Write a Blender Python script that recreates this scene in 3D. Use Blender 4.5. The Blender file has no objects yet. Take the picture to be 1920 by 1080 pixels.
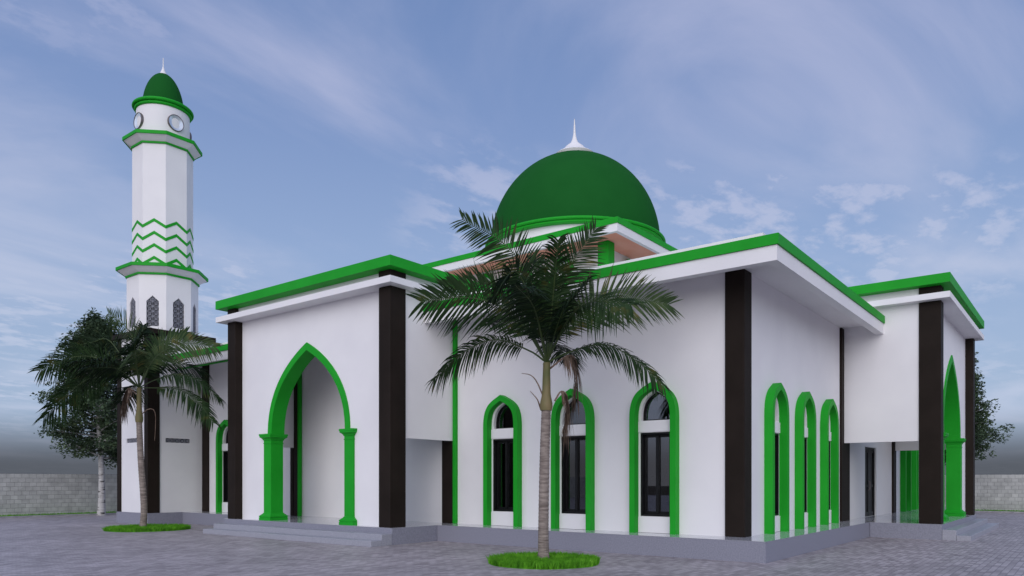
import bpy, bmesh, math, random
from mathutils import Vector, Matrix
from mathutils.geometry import tessellate_polygon
PI = math.pi
R = math.radians
scene = bpy.context.scene
COL = scene.collection

# ------------------------------------------------------------------ materials
MATS = {}
def newmat(name):
    m = bpy.data.materials.new(name); m.use_nodes = True
    nt = m.node_tree; nt.nodes.clear()
    out = nt.nodes.new('ShaderNodeOutputMaterial')
    b = nt.nodes.new('ShaderNodeBsdfPrincipled')
    nt.links.new(b.outputs[0], out.inputs[0])
    MATS[name] = m
    return m, nt, b, out
def N(nt, t, **kw):
    n = nt.nodes.new(t)
    for k, v in kw.items():
        if k in n.inputs: n.inputs[k].default_value = v
        else: setattr(n, k, v)
    return n
def noisy(name, c1, c2, scale=2.0, rough=.6, spec=.5, bump=0.0, bscale=40, detail=4, stretch=None, lo=.35, hi=.65, metal=0.0):
    m, nt, b, out = newmat(name)
    tc = N(nt, 'ShaderNodeTexCoord'); src = tc.outputs['Object']
    if stretch:
        mp = N(nt, 'ShaderNodeMapping'); mp.inputs['Scale'].default_value = stretch
        nt.links.new(src, mp.inputs[0]); src = mp.outputs[0]
    n = N(nt, 'ShaderNodeTexNoise'); n.inputs['Scale'].default_value = scale; n.inputs['Detail'].default_value = detail
    nt.links.new(src, n.inputs['Vector'])
    r = N(nt, 'ShaderNodeValToRGB')
    r.color_ramp.elements[0].position = lo; r.color_ramp.elements[0].color = (*c1, 1)
    r.color_ramp.elements[1].position = hi; r.color_ramp.elements[1].color = (*c2, 1)
    nt.links.new(n.outputs['Fac'], r.inputs[0]); nt.links.new(r.outputs[0], b.inputs['Base Color'])
    b.inputs['Roughness'].default_value = rough
    b.inputs['Specular IOR Level'].default_value = spec
    b.inputs['Metallic'].default_value = metal
    if bump:
        n2 = N(nt, 'ShaderNodeTexNoise'); n2.inputs['Scale'].default_value = bscale; n2.inputs['Detail'].default_value = 3
        nt.links.new(src, n2.inputs['Vector'])
        bp = N(nt, 'ShaderNodeBump'); bp.inputs['Strength'].default_value = bump; bp.inputs['Distance'].default_value = .02
        nt.links.new(n2.outputs['Fac'], bp.inputs['Height']); nt.links.new(bp.outputs[0], b.inputs['Normal'])
    return m

noisy('white_plaster', (.79,.775,.79), (.83,.815,.825), .9, .6, .25, .10, 60)
noisy('dark_brown', (.016,.0115,.009), (.021,.015,.012), 1.5, .6, .10, .05, 60)
noisy('green_paint', (.010,.315,.017), (.013,.35,.021), 1.5, .55, .18, .05, 60)
noisy('dome_green', (.0100,.0975,.0175), (.0112,.1045,.0190), 1.2, .9, .06)
noisy('salmon_soffit', (.80,.33,.23), (.86,.40,.29), 1.2, .6, .3, .05, 40)
noisy('granite', (.215,.218,.27), (.275,.278,.335), 38, .5, .3, .04, 90, 6)
noisy('step_granite', (.29,.295,.345), (.35,.355,.405), 38, .38, .5, .03, 90, 6)
noisy('black_frame', (.004,.004,.005), (.007,.007,.008), 3, .45, .25)
noisy('lattice_grey', (.19,.195,.235), (.27,.275,.315), 8, .7, .3)
noisy('dark_interior', (.05,.052,.06), (.07,.072,.08), 1, .9, .1)
noisy('interior_wall', (.30,.30,.31), (.36,.36,.37), 1, .8, .2)
noisy('metal_rim', (.14,.12,.125), (.20,.17,.17), 4, .4, .6, metal=.5)
noisy('mirror_dish', (.66,.72,.82), (.82,.86,.92), 3, .22, .6, metal=.45)
noisy('dark_hub', (.02,.022,.03), (.03,.033,.04), 3, .4, .4)
noisy('palm_trunk', (.16,.13,.115), (.30,.255,.225), 5, .85, .2, .4, 14, 5, (1,1,6))
noisy('crownshaft', (.10,.115,.035), (.22,.17,.08), 3, .55, .35, .15, 20, 4, (1,1,.6))
noisy('dead_leaf', (.12,.082,.062), (.26,.19,.15), 9, .9, .1)
noisy('petiole', (.030,.055,.016), (.055,.085,.024), 4, .5, .4)
noisy('kerb_stone', (.26,.26,.28), (.36,.36,.37), 5, .8, .2)
noisy('soil', (.05,.038,.025), (.09,.07,.05), 8, .95, .1)

def floor_tile():
    m, nt, b, out = newmat('floor_tile')
    tc = N(nt, 'ShaderNodeTexCoord')
    br = N(nt, 'ShaderNodeTexBrick'); br.offset = 0; br.squash = 1
    br.inputs['Scale'].default_value = 1
    br.inputs['Brick Width'].default_value = .6; br.inputs['Row Height'].default_value = .6
    br.inputs['Mortar Size'].default_value = .004; br.inputs['Mortar Smooth'].default_value = .2
    br.inputs['Color1'].default_value = (.47,.475,.52,1); br.inputs['Color2'].default_value = (.50,.505,.55,1)
    br.inputs['Mortar'].default_value = (.34,.34,.37,1)
    nt.links.new(tc.outputs['Object'], br.inputs['Vector']); nt.links.new(br.outputs['Color'], b.inputs['Base Color'])
    b.inputs['Roughness'].default_value = .09
    b.inputs['IOR'].default_value = 1.42
floor_tile()

def paving():
    m, nt, b, out = newmat('paver')
    tc = N(nt, 'ShaderNodeTexCoord')
    br = N(nt, 'ShaderNodeTexBrick'); br.offset = .5
    br.inputs['Scale'].default_value = 1
    br.inputs['Brick Width'].default_value = .21; br.inputs['Row Height'].default_value = .105
    br.inputs['Mortar Size'].default_value = .006; br.inputs['Mortar Smooth'].default_value = .5
    br.inputs['Bias'].default_value = 0
    br.inputs['Color1'].default_value = (.26,.232,.245,1); br.inputs['Color2'].default_value = (.455,.415,.435,1)
    br.inputs['Mortar'].default_value = (.18,.165,.19,1)
    nt.links.new(tc.outputs['Object'], br.inputs['Vector'])
    n = N(nt, 'ShaderNodeTexNoise'); n.inputs['Scale'].default_value = .5; n.inputs['Detail'].default_value = 8; n.inputs['Roughness'].default_value = .65
    nt.links.new(tc.outputs['Object'], n.inputs['Vector'])
    r = N(nt, 'ShaderNodeMapRange'); r.inputs['From Min'].default_value = .3; r.inputs['From Max'].default_value = .7
    r.inputs['To Min'].default_value = .80; r.inputs['To Max'].default_value = 1.16
    nt.links.new(n.outputs['Fac'], r.inputs['Value'])
    mx = N(nt, 'ShaderNodeMix'); mx.data_type = 'RGBA'; mx.blend_type = 'MULTIPLY'; mx.inputs[0].default_value = 1
    nt.links.new(br.outputs['Color'], mx.inputs[6]); nt.links.new(r.outputs[0], mx.inputs[7])
    nt.links.new(mx.outputs[2], b.inputs['Base Color'])
    b.inputs['Roughness'].default_value = .55; b.inputs['Specular IOR Level'].default_value = .35
    n2 = N(nt, 'ShaderNodeTexNoise'); n2.inputs['Scale'].default_value = 60; n2.inputs['Detail'].default_value = 3
    nt.links.new(tc.outputs['Object'], n2.inputs['Vector'])
    ad = N(nt, 'ShaderNodeMath'); ad.operation = 'MULTIPLY_ADD'; ad.inputs[1].default_value = .25
    nt.links.new(n2.outputs['Fac'], ad.inputs[0])
    iv = N(nt, 'ShaderNodeMath'); iv.operation = 'SUBTRACT'; iv.inputs[0].default_value = 1
    nt.links.new(br.outputs['Fac'], iv.inputs[1]); nt.links.new(iv.outputs[0], ad.inputs[2])
    bp = N(nt, 'ShaderNodeBump'); bp.inputs['Strength'].default_value = .5; bp.inputs['Distance'].default_value = .006
    nt.links.new(ad.outputs[0], bp.inputs['Height']); nt.links.new(bp.outputs[0], b.inputs['Normal'])
paving()

def blockwork():
    m, nt, b, out = newmat('concrete_block')
    tc = N(nt, 'ShaderNodeTexCoord'); sp = N(nt, 'ShaderNodeSeparateXYZ'); cb = N(nt, 'ShaderNodeCombineXYZ')
    ad = N(nt, 'ShaderNodeMath'); ad.operation = 'ADD'
    nt.links.new(tc.outputs['Object'], sp.inputs[0])
    nt.links.new(sp.outputs[0], ad.inputs[0]); nt.links.new(sp.outputs[1], ad.inputs[1])
    nt.links.new(ad.outputs[0], cb.inputs[0]); nt.links.new(sp.outputs[2], cb.inputs[1])
    br = N(nt, 'ShaderNodeTexBrick'); br.offset = .5
    br.inputs['Scale'].default_value = 1
    br.inputs['Brick Width'].default_value = .29; br.inputs['Row Height'].default_value = .187
    br.inputs['Mortar Size'].default_value = .010; br.inputs['Mortar Smooth'].default_value = .3
    br.inputs['Color1'].default_value = (.41,.415,.405,1); br.inputs['Color2'].default_value = (.49,.495,.48,1)
    br.inputs['Mortar'].default_value = (.32,.325,.32,1)
    nt.links.new(cb.outputs[0], br.inputs['Vector'])
    n = N(nt, 'ShaderNodeTexNoise'); n.inputs['Scale'].default_value = 3; n.inputs['Detail'].default_value = 8
    nt.links.new(tc.outputs['Object'], n.inputs['Vector'])
    r = N(nt, 'ShaderNodeMapRange'); r.inputs['From Min'].default_value = .3; r.inputs['From Max'].default_value = .7
    r.inputs['To Min'].default_value = .82; r.inputs['To Max'].default_value = 1.12
    nt.links.new(n.outputs['Fac'], r.inputs['Value'])
    mx = N(nt, 'ShaderNodeMix'); mx.data_type = 'RGBA'; mx.blend_type = 'MULTIPLY'; mx.inputs[0].default_value = 1
    nt.links.new(br.outputs['Color'], mx.inputs[6]); nt.links.new(r.outputs[0], mx.inputs[7])
    nt.links.new(mx.outputs[2], b.inputs['Base Color'])
    b.inputs['Roughness'].default_value = .9; b.inputs['Specular IOR Level'].default_value = .2
    iv = N(nt, 'ShaderNodeMath'); iv.operation = 'SUBTRACT'; iv.inputs[0].default_value = 1
    nt.links.new(br.outputs['Fac'], iv.inputs[1])
    bp = N(nt, 'ShaderNodeBump'); bp.inputs['Strength'].default_value = .6; bp.inputs['Distance'].default_value = .015
    nt.links.new(iv.outputs[0], bp.inputs['Height']); nt.links.new(bp.outputs[0], b.inputs['Normal'])
blockwork()

def glass():
    m, nt, b, out = newmat('window_glass')
    nt.nodes.remove(b)
    g = N(nt, 'ShaderNodeBsdfGlossy'); g.inputs['Roughness'].default_value = .01; g.inputs['Color'].default_value = (.85,.88,.95,1)
    t = N(nt, 'ShaderNodeBsdfTransparent'); t.inputs['Color'].default_value = (.42,.44,.48,1)
    fr = N(nt, 'ShaderNodeFresnel'); fr.inputs['IOR'].default_value = 2.0
    mx = N(nt, 'ShaderNodeMixShader')
    nt.links.new(fr.outputs[0], mx.inputs[0]); nt.links.new(t.outputs[0], mx.inputs[1]); nt.links.new(g.outputs[0], mx.inputs[2])
    nt.links.new(mx.outputs[0], out.inputs[0])
glass()

def lampmat():
    m, nt, b, out = newmat('lamp_glow')
    b.inputs['Base Color'].default_value = (.9,.9,.9,1)
    b.inputs['Emission Color'].default_value = (1,.98,.95,1); b.inputs['Emission Strength'].default_value = 14
lampmat()

def leafmat(name, c1, c2, c3, scale, transl=.25, rough=.45):
    m, nt, b, out = newmat(name)
    tc = N(nt, 'ShaderNodeTexCoord')
    n = N(nt, 'ShaderNodeTexNoise'); n.inputs['Scale'].default_value = scale; n.inputs['Detail'].default_value = 5
    nt.links.new(tc.outputs['Object'], n.inputs['Vector'])
    r = N(nt, 'ShaderNodeValToRGB')
    e = r.color_ramp.elements
    e[0].position = .3; e[0].color = (*c1, 1); e[1].position = .58; e[1].color = (*c2, 1)
    x = e.new(.76); x.color = (*c3, 1)
    nt.links.new(n.outputs['Fac'], r.inputs[0]); nt.links.new(r.outputs[0], b.inputs['Base Color'])
    b.inputs['Roughness'].default_value = rough + .12; b.inputs['Specular IOR Level'].default_value = .14
    t = N(nt, 'ShaderNodeBsdfTranslucent'); nt.links.new(r.outputs[0], t.inputs['Color'])
    mx = N(nt, 'ShaderNodeMixShader'); mx.inputs[0].default_value = transl
    nt.links.new(b.outputs[0], mx.inputs[1]); nt.links.new(t.outputs[0], mx.inputs[2]); nt.links.new(mx.outputs[0], out.inputs[0])
leafmat('palm_leaf', (.012,.030,.010), (.026,.056,.017), (.10,.09,.022), 3.2, .15, .5)
leafmat('palm_leaf_light', (.028,.055,.020), (.060,.095,.034), (.16,.12,.035), 2.6, .2, .5)
leafmat('palm_leaf_dark', (.005,.013,.007), (.012,.028,.010), (.040,.042,.012), 4, .1, .5)
leafmat('tree_leaf', (.052,.090,.056), (.11,.16,.088), (.20,.26,.13), 1.4, .3, .6)
leafmat('grass_blade', (.06,.22,.014), (.14,.42,.025), (.26,.56,.06), 5, .3, .6)

def birchmat():
    m, nt, b, out = newmat('birch_bark')
    tc = N(nt, 'ShaderNodeTexCoord'); mp = N(nt, 'ShaderNodeMapping'); mp.inputs['Scale'].default_value = (2, 2, 7)
    nt.links.new(tc.outputs['Object'], mp.inputs[0])
    n = N(nt, 'ShaderNodeTexNoise'); n.inputs['Scale'].default_value = 1.6; n.inputs['Detail'].default_value = 5
    nt.links.new(mp.outputs[0], n.inputs['Vector'])
    r = N(nt, 'ShaderNodeValToRGB'); e = r.color_ramp.elements
    e[0].position = .36; e[0].color = (.03,.028,.027,1); e[1].position = .44; e[1].color = (.42,.41,.40,1)
    x = e.new(.8); x.color = (.60,.60,.60,1)
    nt.links.new(n.outputs['Fac'], r.inputs[0]); nt.links.new(r.outputs[0], b.inputs['Base Color'])
    b.inputs['Roughness'].default_value = .8
birchmat()

# ------------------------------------------------------------------ mesh helpers
class MB:
    def __init__(s): s.v = []; s.f = []
    def add(s, vs, fs):
        o = len(s.v); s.v += [tuple(v) for v in vs]; s.f += [tuple(i + o for i in f) for f in fs]
    def box(s, x0, x1, y0, y1, z0, z1, M=None):
        vs = [(x0,y0,z0),(x1,y0,z0),(x1,y1,z0),(x0,y1,z0),(x0,y0,z1),(x1,y0,z1),(x1,y1,z1),(x0,y1,z1)]
        if M: vs = [M(*v) for v in vs]
        s.add(vs, [(0,3,2,1),(4,5,6,7),(0,1,5,4),(1,2,6,5),(2,3,7,6),(3,0,4,7)])
    def plate(s, outline, holes, t0, t1, M):
        """2-D polygon (u,w) with holes extruded from depth t0 to t1; M(u, t, w) -> xyz"""
        loops = [outline] + list(holes)
        tri = tessellate_polygon([[Vector((u, w, 0)) for u, w in lp] for lp in loops])
        flat = [p for lp in loops for p in lp]; n = len(flat)
        vs = [M(u, t0, w) for u, w in flat] + [M(u, t1, w) for u, w in flat]
        fs = [tuple(t) for t in tri] + [tuple(i + n for i in reversed(t)) for t in tri]
        o = 0
        for lp in loops:
            k = len(lp)
            for i in range(k):
                a = o + i; b = o + (i + 1) % k
                fs.append((a, b, b + n, a + n))
            o += k
        s.add(vs, fs)
    def lathe(s, prof, cx, cy, seg=48, phase=0.0, cap0=True, cap1=True):
        vs = []; fs = []; n = len(prof)
        for r, z in prof:
            for i in range(seg):
                a = phase + 2 * PI * i / seg
                vs.append((cx + r * math.cos(a), cy + r * math.sin(a), z))
        for j in range(n - 1):
            for i in range(seg):
                k = (i + 1) % seg
                fs.append((j*seg+i, j*seg+k, (j+1)*seg+k, (j+1)*seg+i))
        if cap0: fs.append(tuple(reversed(range(seg))))
        if cap1: fs.append(tuple((n-1)*seg + i for i in range(seg)))
        s.add(vs, fs)
    def sqlathe(s, prof, x0, x1, y0, y1, M=None):
        """rectangular stack: prof of (offset, z) around a rectangle"""
        vs = []; fs = []
        for o, z in prof:
            for x, y in ((x0-o,y0-o),(x1+o,y0-o),(x1+o,y1+o),(x0-o,y1+o)):
                vs.append(M(x, y, z) if M else (x, y, z))
        n = len(prof)
        for j in range(n-1):
            for i in range(4):
                k = (i+1) % 4
                fs.append((j*4+i, j*4+k, (j+1)*4+k, (j+1)*4+i))
        fs.append((3,2,1,0)); fs.append(tuple((n-1)*4+i for i in range(4)))
        s.add(vs, fs)
    def tube(s, pts, rads, seg=8):
        pts = [Vector(p) for p in pts]; n = len(pts); vs = []; fs = []
        for j, p in enumerate(pts):
            t = (pts[min(j+1, n-1)] - pts[max(j-1, 0)]).normalized()
            ref = Vector((0,0,1)) if abs(t.z) < .9 else Vector((1,0,0))
            a = t.cross(ref).normalized(); b = t.cross(a).normalized()
            for i in range(seg):
                q = 2*PI*i/seg
                vs.append(p + (a*math.cos(q) + b*math.sin(q)) * rads[j])
        for j in range(n-1):
            for i in range(seg):
                k = (i+1) % seg
                fs.append((j*seg+i, j*seg+k, (j+1)*seg+k, (j+1)*seg+i))
        fs.append(tuple(reversed(range(seg)))); fs.append(tuple((n-1)*seg+i for i in range(seg)))
        s.add(vs, fs)
    def mesh(s, name, mat, smooth=False, recalc=True, bevel=0):
        me = bpy.data.meshes.new(name); me.from_pydata(s.v, [], s.f)
        if recalc or bevel:
            bm = bmesh.new(); bm.from_mesh(me)
            bmesh.ops.recalc_face_normals(bm, faces=bm.faces)
            bm.to_mesh(me); bm.free()
        me.materials.append(MATS[mat])
        if smooth:
            for p in me.polygons: p.use_smooth = True
            try: me.set_sharp_from_angle(angle=R(40))
            except Exception: pass
        return me
    def build(s, name, mat, parent=None, smooth=False, recalc=True, bevel=0):
        o = bpy.data.objects.new(name, s.mesh(name, mat, smooth, recalc))
        COL.objects.link(o)
        if parent: o.parent = parent
        if bevel:
            md = o.modifiers.new('edge', 'BEVEL'); md.width = bevel; md.segments = 2; md.limit_method = 'ANGLE'; md.angle_limit = R(40)
        return o
def tag(o, label, cat, group=None, kind=None):
    o['label'] = label; o['category'] = cat
    if group: o['group'] = group
    if kind: o['kind'] = kind
    return o
def thing(name, label, cat, loc=(0,0,0), group=None):
    o = bpy.data.objects.new(name, None); COL.objects.link(o); o.location = loc
    o.empty_display_size = .3
    return tag(o, label, cat, group)
def structure(o, label, cat):
    return tag(o, label, cat, kind='structure')
# mosque and minaret empties sit at the origin-corner; geometry is given relative to the world, so shift it
def build_at(mb, name, mat, parent, **kw):
    """geometry in world coordinates, parented to an empty that is not rotated"""
    L = parent.location if parent else Vector((0,0,0))
    if parent and parent.parent: L = L + parent.parent.location
    mb.v = [(x-L.x, y-L.y, z-L.z) for x, y, z in mb.v]
    return mb.build(name, mat, parent, **kw)

def arch_pts(hw, zs, rise, n=16, c=None, r=None):
    """pointed arch from the right spring over the apex to the left spring; (u, z).
    Called again with the returned c and a smaller r it gives the curve offset inwards."""
    off = 0.0
    if c is None: c = (hw, rise); r = 0.0
    else: hw, rise = c; off = -r
    k1, m, ang = (.52, .48, R(26)) if hw > 1 else (.72, .55, R(28))
    P = [(hw, 0), (hw, k1*rise), (m*hw, rise - m*hw*math.tan(ang)), (0, rise)]
    right = []
    for i in range(n+1):
        t = i/n; a = 1-t
        x, y = (a**3*P[0][q] + 3*t*a*a*P[1][q] + 3*t*t*a*P[2][q] + t**3*P[3][q] for q in (0, 1))
        if off:
            dx, dy = (3*a*a*(P[1][q]-P[0][q]) + 6*a*t*(P[2][q]-P[1][q]) + 3*t*t*(P[3][q]-P[2][q]) for q in (0, 1))
            l = math.hypot(dx, dy); x -= dy/l*off; y += dx/l*off
        right.append((x, y))
    if off:
        right = [q for q in right[:-1] if q[0] > .02] + [(0, rise - off/math.cos(ang))]
    right = [(x, zs + y) for x, y in right]
    return right + [(-x, z) for x, z in reversed(right[:-1])], c, r

# ------------------------------------------------------------------ camera / site constants (metres)
ZF = .42                       # floor of the plinth
XW, YS = 15.07, 5.70           # outer faces of the hall's west and south walls
XE, YN = 37.6, 28.9
CX, CY = 26.39, 17.22          # dome axis

# ---- ground
b = MB(); b.add([(-150,-150,0),(400,-150,0),(400,400,0),(-150,400,0)], [(0,1,2,3)])
structure(b.build('ground', 'soil'), 'flat earth beyond the paved yard', 'ground')
b = MB(); b.add([(-40,-40,.004),(44.2,-40,.004),(44.2,36.7,.004),(-40,36.7,.004)], [(0,1,2,3)])
structure(b.build('pavement', 'paver'), 'grey brick-paved yard around the mosque', 'pavement')

# ------------------------------------------------------------------ mosque
mosque = thing('mosque', 'white mosque with green roof trim, green arches, dark brown pillars and big green dome', 'mosque', (14.23, 4.94, 0))
def part(mb, name, mat, parent=None, **kw):
    return build_at(mb, name, mat, parent or mosque, **kw)

# plinth: main block, two porch blocks
P1 = (12.63, 13.56, 21.04)      # x front, y0, y1
P2 = (3.17, 22.64, 30.04)       # y front, x0, x1
b = MB()
b.box(14.23, 38.4, 4.94, 29.7, 0, ZF-.004)
b.box(P1[0], 14.22, P1[1], P1[2], 0, ZF-.004)
b.box(P2[1], P2[2], P2[0], 4.93, 0, ZF-.004)
part(b, 'plinth', 'granite')
b = MB()
b.box(14.225, 38.405, 4.935, 29.705, ZF-.003, ZF)
b.box(P1[0]-.004, 14.222, P1[1]-.004, P1[2]+.004, ZF-.003, ZF)
b.box(P2[1]-.004, P2[2]+.004, P2[0]-.004, 4.932, ZF-.003, ZF)
part(b, 'tiled_floor', 'floor_tile')
for k in (0, 1):                   # two flights of two steps + the plinth edge
    b = MB()
    if k == 0:
        b.box(12.29, P1[0]-.005, P1[1], P1[2], 0, .28); b.box(11.95, 12.285, P1[1], P1[2], 0, .14)
    else:
        b.box(P2[1], P2[2], 2.84, P2[0]-.005, 0, .28); b.box(P2[1], P2[2], 2.51, 2.835, 0, .14)
    part(b, 'steps', 'step_granite', bevel=.008)

# hall walls with window and door openings
WWIN = [11.98, 9.83, 7.68, 22.62, 24.76]           # west windows (Y)
SWIN = [16.89, 19.01, 21.13, 31.5, 33.65, 35.8]    # south windows (X)
def win_holes(u):
    rect = [(u-.37, .79), (u+.37, .79), (u+.37, 2.66), (u-.37, 2.66)]
    a, _, _ = arch_pts(.36, 2.98, .60)
    arch = [(u+.36, 2.93)] + [(u+x, z) for x, z in a] + [(u-.36, 2.93)]
    return [rect, arch]
def door_hole(u): return [[(u-.78, ZF+.001), (u+.78, ZF+.001), (u+.78, 2.66), (u-.78, 2.66)]]
DW, DS = 17.27, 26.28
b = MB()
MW = lambda u, t, w: (XW + t, u, w)
MS = lambda u, t, w: (u, YS + t, w)
holes = [h for u in WWIN for h in win_holes(u)] + door_hole(DW)
b.plate([(YS, ZF), (YN, ZF), (YN, 6.0), (YS, 6.0)], holes, 0, .22, MW)
holes = [h for u in SWIN for h in win_holes(u)] + door_hole(DS)
b.plate([(XW+.221, ZF), (XE, ZF), (XE, 6.0), (XW+.221, 6.0)], holes, 0, .22, MS)
b.box(XW+.221, XE, YN-.22, YN, ZF, 6.0)
b.box(XE-.22, XE, YS+.221, YN-.221, ZF, 6.0)
part(b, 'wall', 'white_plaster')
b = MB(); b.box(XW+.23, XE-.23, YS+.23, YN-.23, 5.0, 5.1); part(b, 'ceiling', 'interior_wall')

# windows (local frame: u across, +y into the wall, origin on the wall face at floor level)
def win_meshes():
    L = lambda u, t, w: (u, t, w - ZF)
    m = {}
    b = MB()                                       # green surround
    ao, c, r = arch_pts(.565, 2.98, .80)
    ai, _, _ = arch_pts(.565-.135, 2.98, 0, c=c, r=r-.135)
    outer = [(.565, ZF)] + ao + [(-.565, ZF)]
    inner = [(.43, ZF)] + ai + [(-.43, ZF)]
    poly = outer + list(reversed(inner))
    b.plate(poly, [], -.19, -.001, L); m['surround'] = b.mesh('surround', 'green_paint')
    b = MB()                                       # black casement frame
    y0, y1 = .09, .17
    for q in ((-.37,-.33,.79,2.66), (.33,.37,.79,2.66)):
        b.box(q[0]+.001, q[1]-.001, -.012, y1, q[2]+.001-ZF, q[3]-.001-ZF)
    b.box(-.329, -.305, y0, y1, .83-ZF, 2.62-ZF); b.box(.305, .329, y0, y1, .83-ZF, 2.62-ZF)
    b.box(-.035, .035, y0-.02, y1, .862-ZF, 2.588-ZF)
    b.box(-.329, .329, -.010, y1-.002, .791-ZF, .83-ZF); b.box(-.329, .329, -.010, y1-.002, 2.62-ZF, 2.659-ZF)
    b.box(-.304, .304, y0+.002, y1-.002, .831-ZF, .86-ZF); b.box(-.304, .304, y0+.002, y1-.002, 2.59-ZF, 2.619-ZF)
    for s in (-1, 1):
        b.box(s*.172-.135, s*.172+.135, y0+.02, y1-.02, .861-ZF, .895-ZF); b.box(s*.172-.135, s*.172+.135, y0+.02, y1-.02, 2.555-ZF, 2.589-ZF)
    # arched upper frame
    ao, c, r = arch_pts(.358, 2.98, .597); ai, _, _ = arch_pts(.32, 2.98, 0, c=c, r=r-.035)
    b.plate([(.358, 2.932)] + ao + [(-.358, 2.932)] + list(reversed([(.323, 2.96)] + ai + [(-.323, 2.96)])), [], y0, y1, L)
    b.box(-.322, .322, y0+.002, y1-.002, 2.932-ZF, 2.959-ZF)
    m['frame'] = b.mesh('window_frame', 'black_frame')
    b = MB(); b.box(-.305, .305, .125, .131, .865-ZF, 2.585-ZF)
    a, _, _ = arch_pts(.335, 2.98, .565)
    b.plate([(.335, 2.945)] + a + [(-.335, 2.945)], [], .125, .131, L)
    m['pane'] = b.mesh('pane', 'window_glass')
    b = MB(); b.box(-.425, .425, -.025, -.002, .005, .355); m['panel'] = b.mesh('panel', 'white_plaster')
    b = MB(); b.box(-.425, .425, -.025, -.002, 2.675-ZF, 2.915-ZF); m['transom'] = b.mesh('transom', 'white_plaster')
    return m
WM = win_meshes()
def place_window(x, y, rz):
    w = bpy.data.objects.new('window', WM['frame']); COL.objects.link(w); w.parent = mosque
    w.location = Vector((x, y, ZF)) - mosque.location; w.rotation_euler = (0, 0, rz)
    for k, nm in (('surround', 'arch_surround'), ('pane', 'window_pane'), ('panel', 'sill_panel'), ('transom', 'transom_panel')):
        o = bpy.data.objects.new(nm, WM[k]); COL.objects.link(o); o.parent = w
for y in WWIN: place_window(XW, y, -PI/2)
for x in SWIN: place_window(x, YS, 0)

# doors
def place_door(x, y, rz):
    L = lambda u, t, w: (u, t, w)
    b = MB()
    b.box(-.775,-.70, .05,.15, .004,2.235); b.box(.70,.775,.05,.15,.004,2.235); b.box(-.699,.699,.052,.148,2.16,2.234)
    for s in (-1, 1):
        b.box(s*.352-.34, s*.352-.26, .07,.12, .01,2.155); b.box(s*.352+.26, s*.352+.34,.07,.12,.01,2.155)
        b.box(s*.352-.259, s*.352+.259,.072,.118,.01,.14); b.box(s*.352-.259, s*.352+.259,.072,.118,2.07,2.15); b.box(s*.352-.259, s*.352+.259,.072,.118,.95,1.03)
    d = b.build('door', 'black_frame', mosque); d.location = Vector((x, y, ZF)) - mosque.location; d.rotation_euler = (0,0,rz)
    b = MB(); b.box(-.61,-.094,.092,.098,.141,.949); b.box(.094,.61,.092,.098,.141,.949)
    b.box(-.61,-.094,.092,.098,1.031,2.069); b.box(.094,.61,.092,.098,1.031,2.069); b.build('door_panel', 'black_frame', d)
    for s in (-1, 1):
        b = MB(); b.tube([(s*.06,.07,.85),(s*.06,.03,.87),(s*.06,.03,1.13),(s*.06,.07,1.15)], [.012]*4, 8); b.build('handle', 'metal_rim', d)
place_door(XW, DW, -PI/2); place_door(DS, YS, 0)

# pillars of the hall (dark brown) and green strips
def pillar(x0, x1, y0, y1, z0, z1, mat='dark_brown', name='pillar'):
    b = MB(); b.box(x0, x1, y0, y1, z0, z1); return part(b, name, mat, bevel=.012)
pillar(15.02, 15.44, 5.65, 6.07, ZF, 5.94)               # south-west corner
pillar(37.23, 37.65, 5.65, 6.07, ZF, 5.94)
pillar(15.01, 15.05+.1, 13.71, 14.14, ZF, 5.9)            # either side of the west porch
pillar(14.93, 15.06, 20.52, 20.717, ZF, 5.54); pillar(15.01, 15.15, 20.88, 21.02, ZF, 5.9)
pillar(22.50, 23.40, 5.64, 5.80, ZF, 5.93)
pillar(29.47, 29.95, 5.64, 5.80, ZF, 5.93)
pillar(15.01, 15.15, 26.08, 26.50, ZF, 5.93)              # beside the minaret
pillar(14.97, 15.1, 13.60, 13.705, ZF, 5.93, 'green_paint', 'green_strip')
pillar(14.93, 15.06, 20.44, 20.515, ZF, 5.54, 'green_paint', 'green_strip')

# main roof: dropped fascia beam, soffit, green trim, parapet
RX0, RY0, RX1, RY1 = 13.89, 4.61, 38.77, 29.95
def ring(b, x0, y0, x1, y1, w, z0, z1):
    b.box(x0, x0+w, y0, y1, z0, z1); b.box(x1-w, x1, y0, y1, z0, z1)
    b.box(x0+w, x1-w, y0, y0+w, z0, z1); b.box(x0+w, x1-w, y1-w, y1, z0, z1)
b = MB(); ring(b, RX0, RY0, RX1, RY1, .2, 5.67, 5.957); b.box(RX0+.2, RX1-.2, RY0+.2, RY1-.2, 5.945, 6.10)
roof = part(b, 'roof', 'white_plaster')
b = MB(); ring(b, RX0-.035, RY0-.035, RX1+.035, RY1+.035, .22, 5.96, 6.16); build_at(b, 'green_trim', 'green_paint', roof)
b = MB(); ring(b, RX0+.4, RY0+.4, RX1-.4, RY1-.4, .12, 6.10, 6.36); build_at(b, 'parapet', 'white_plaster', roof)
b = MB(); b.box(14.0, 14.09, 20.95, 26.45, 5.625, 5.668); build_at(b, 'drip_edge', 'green_paint', roof)

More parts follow.
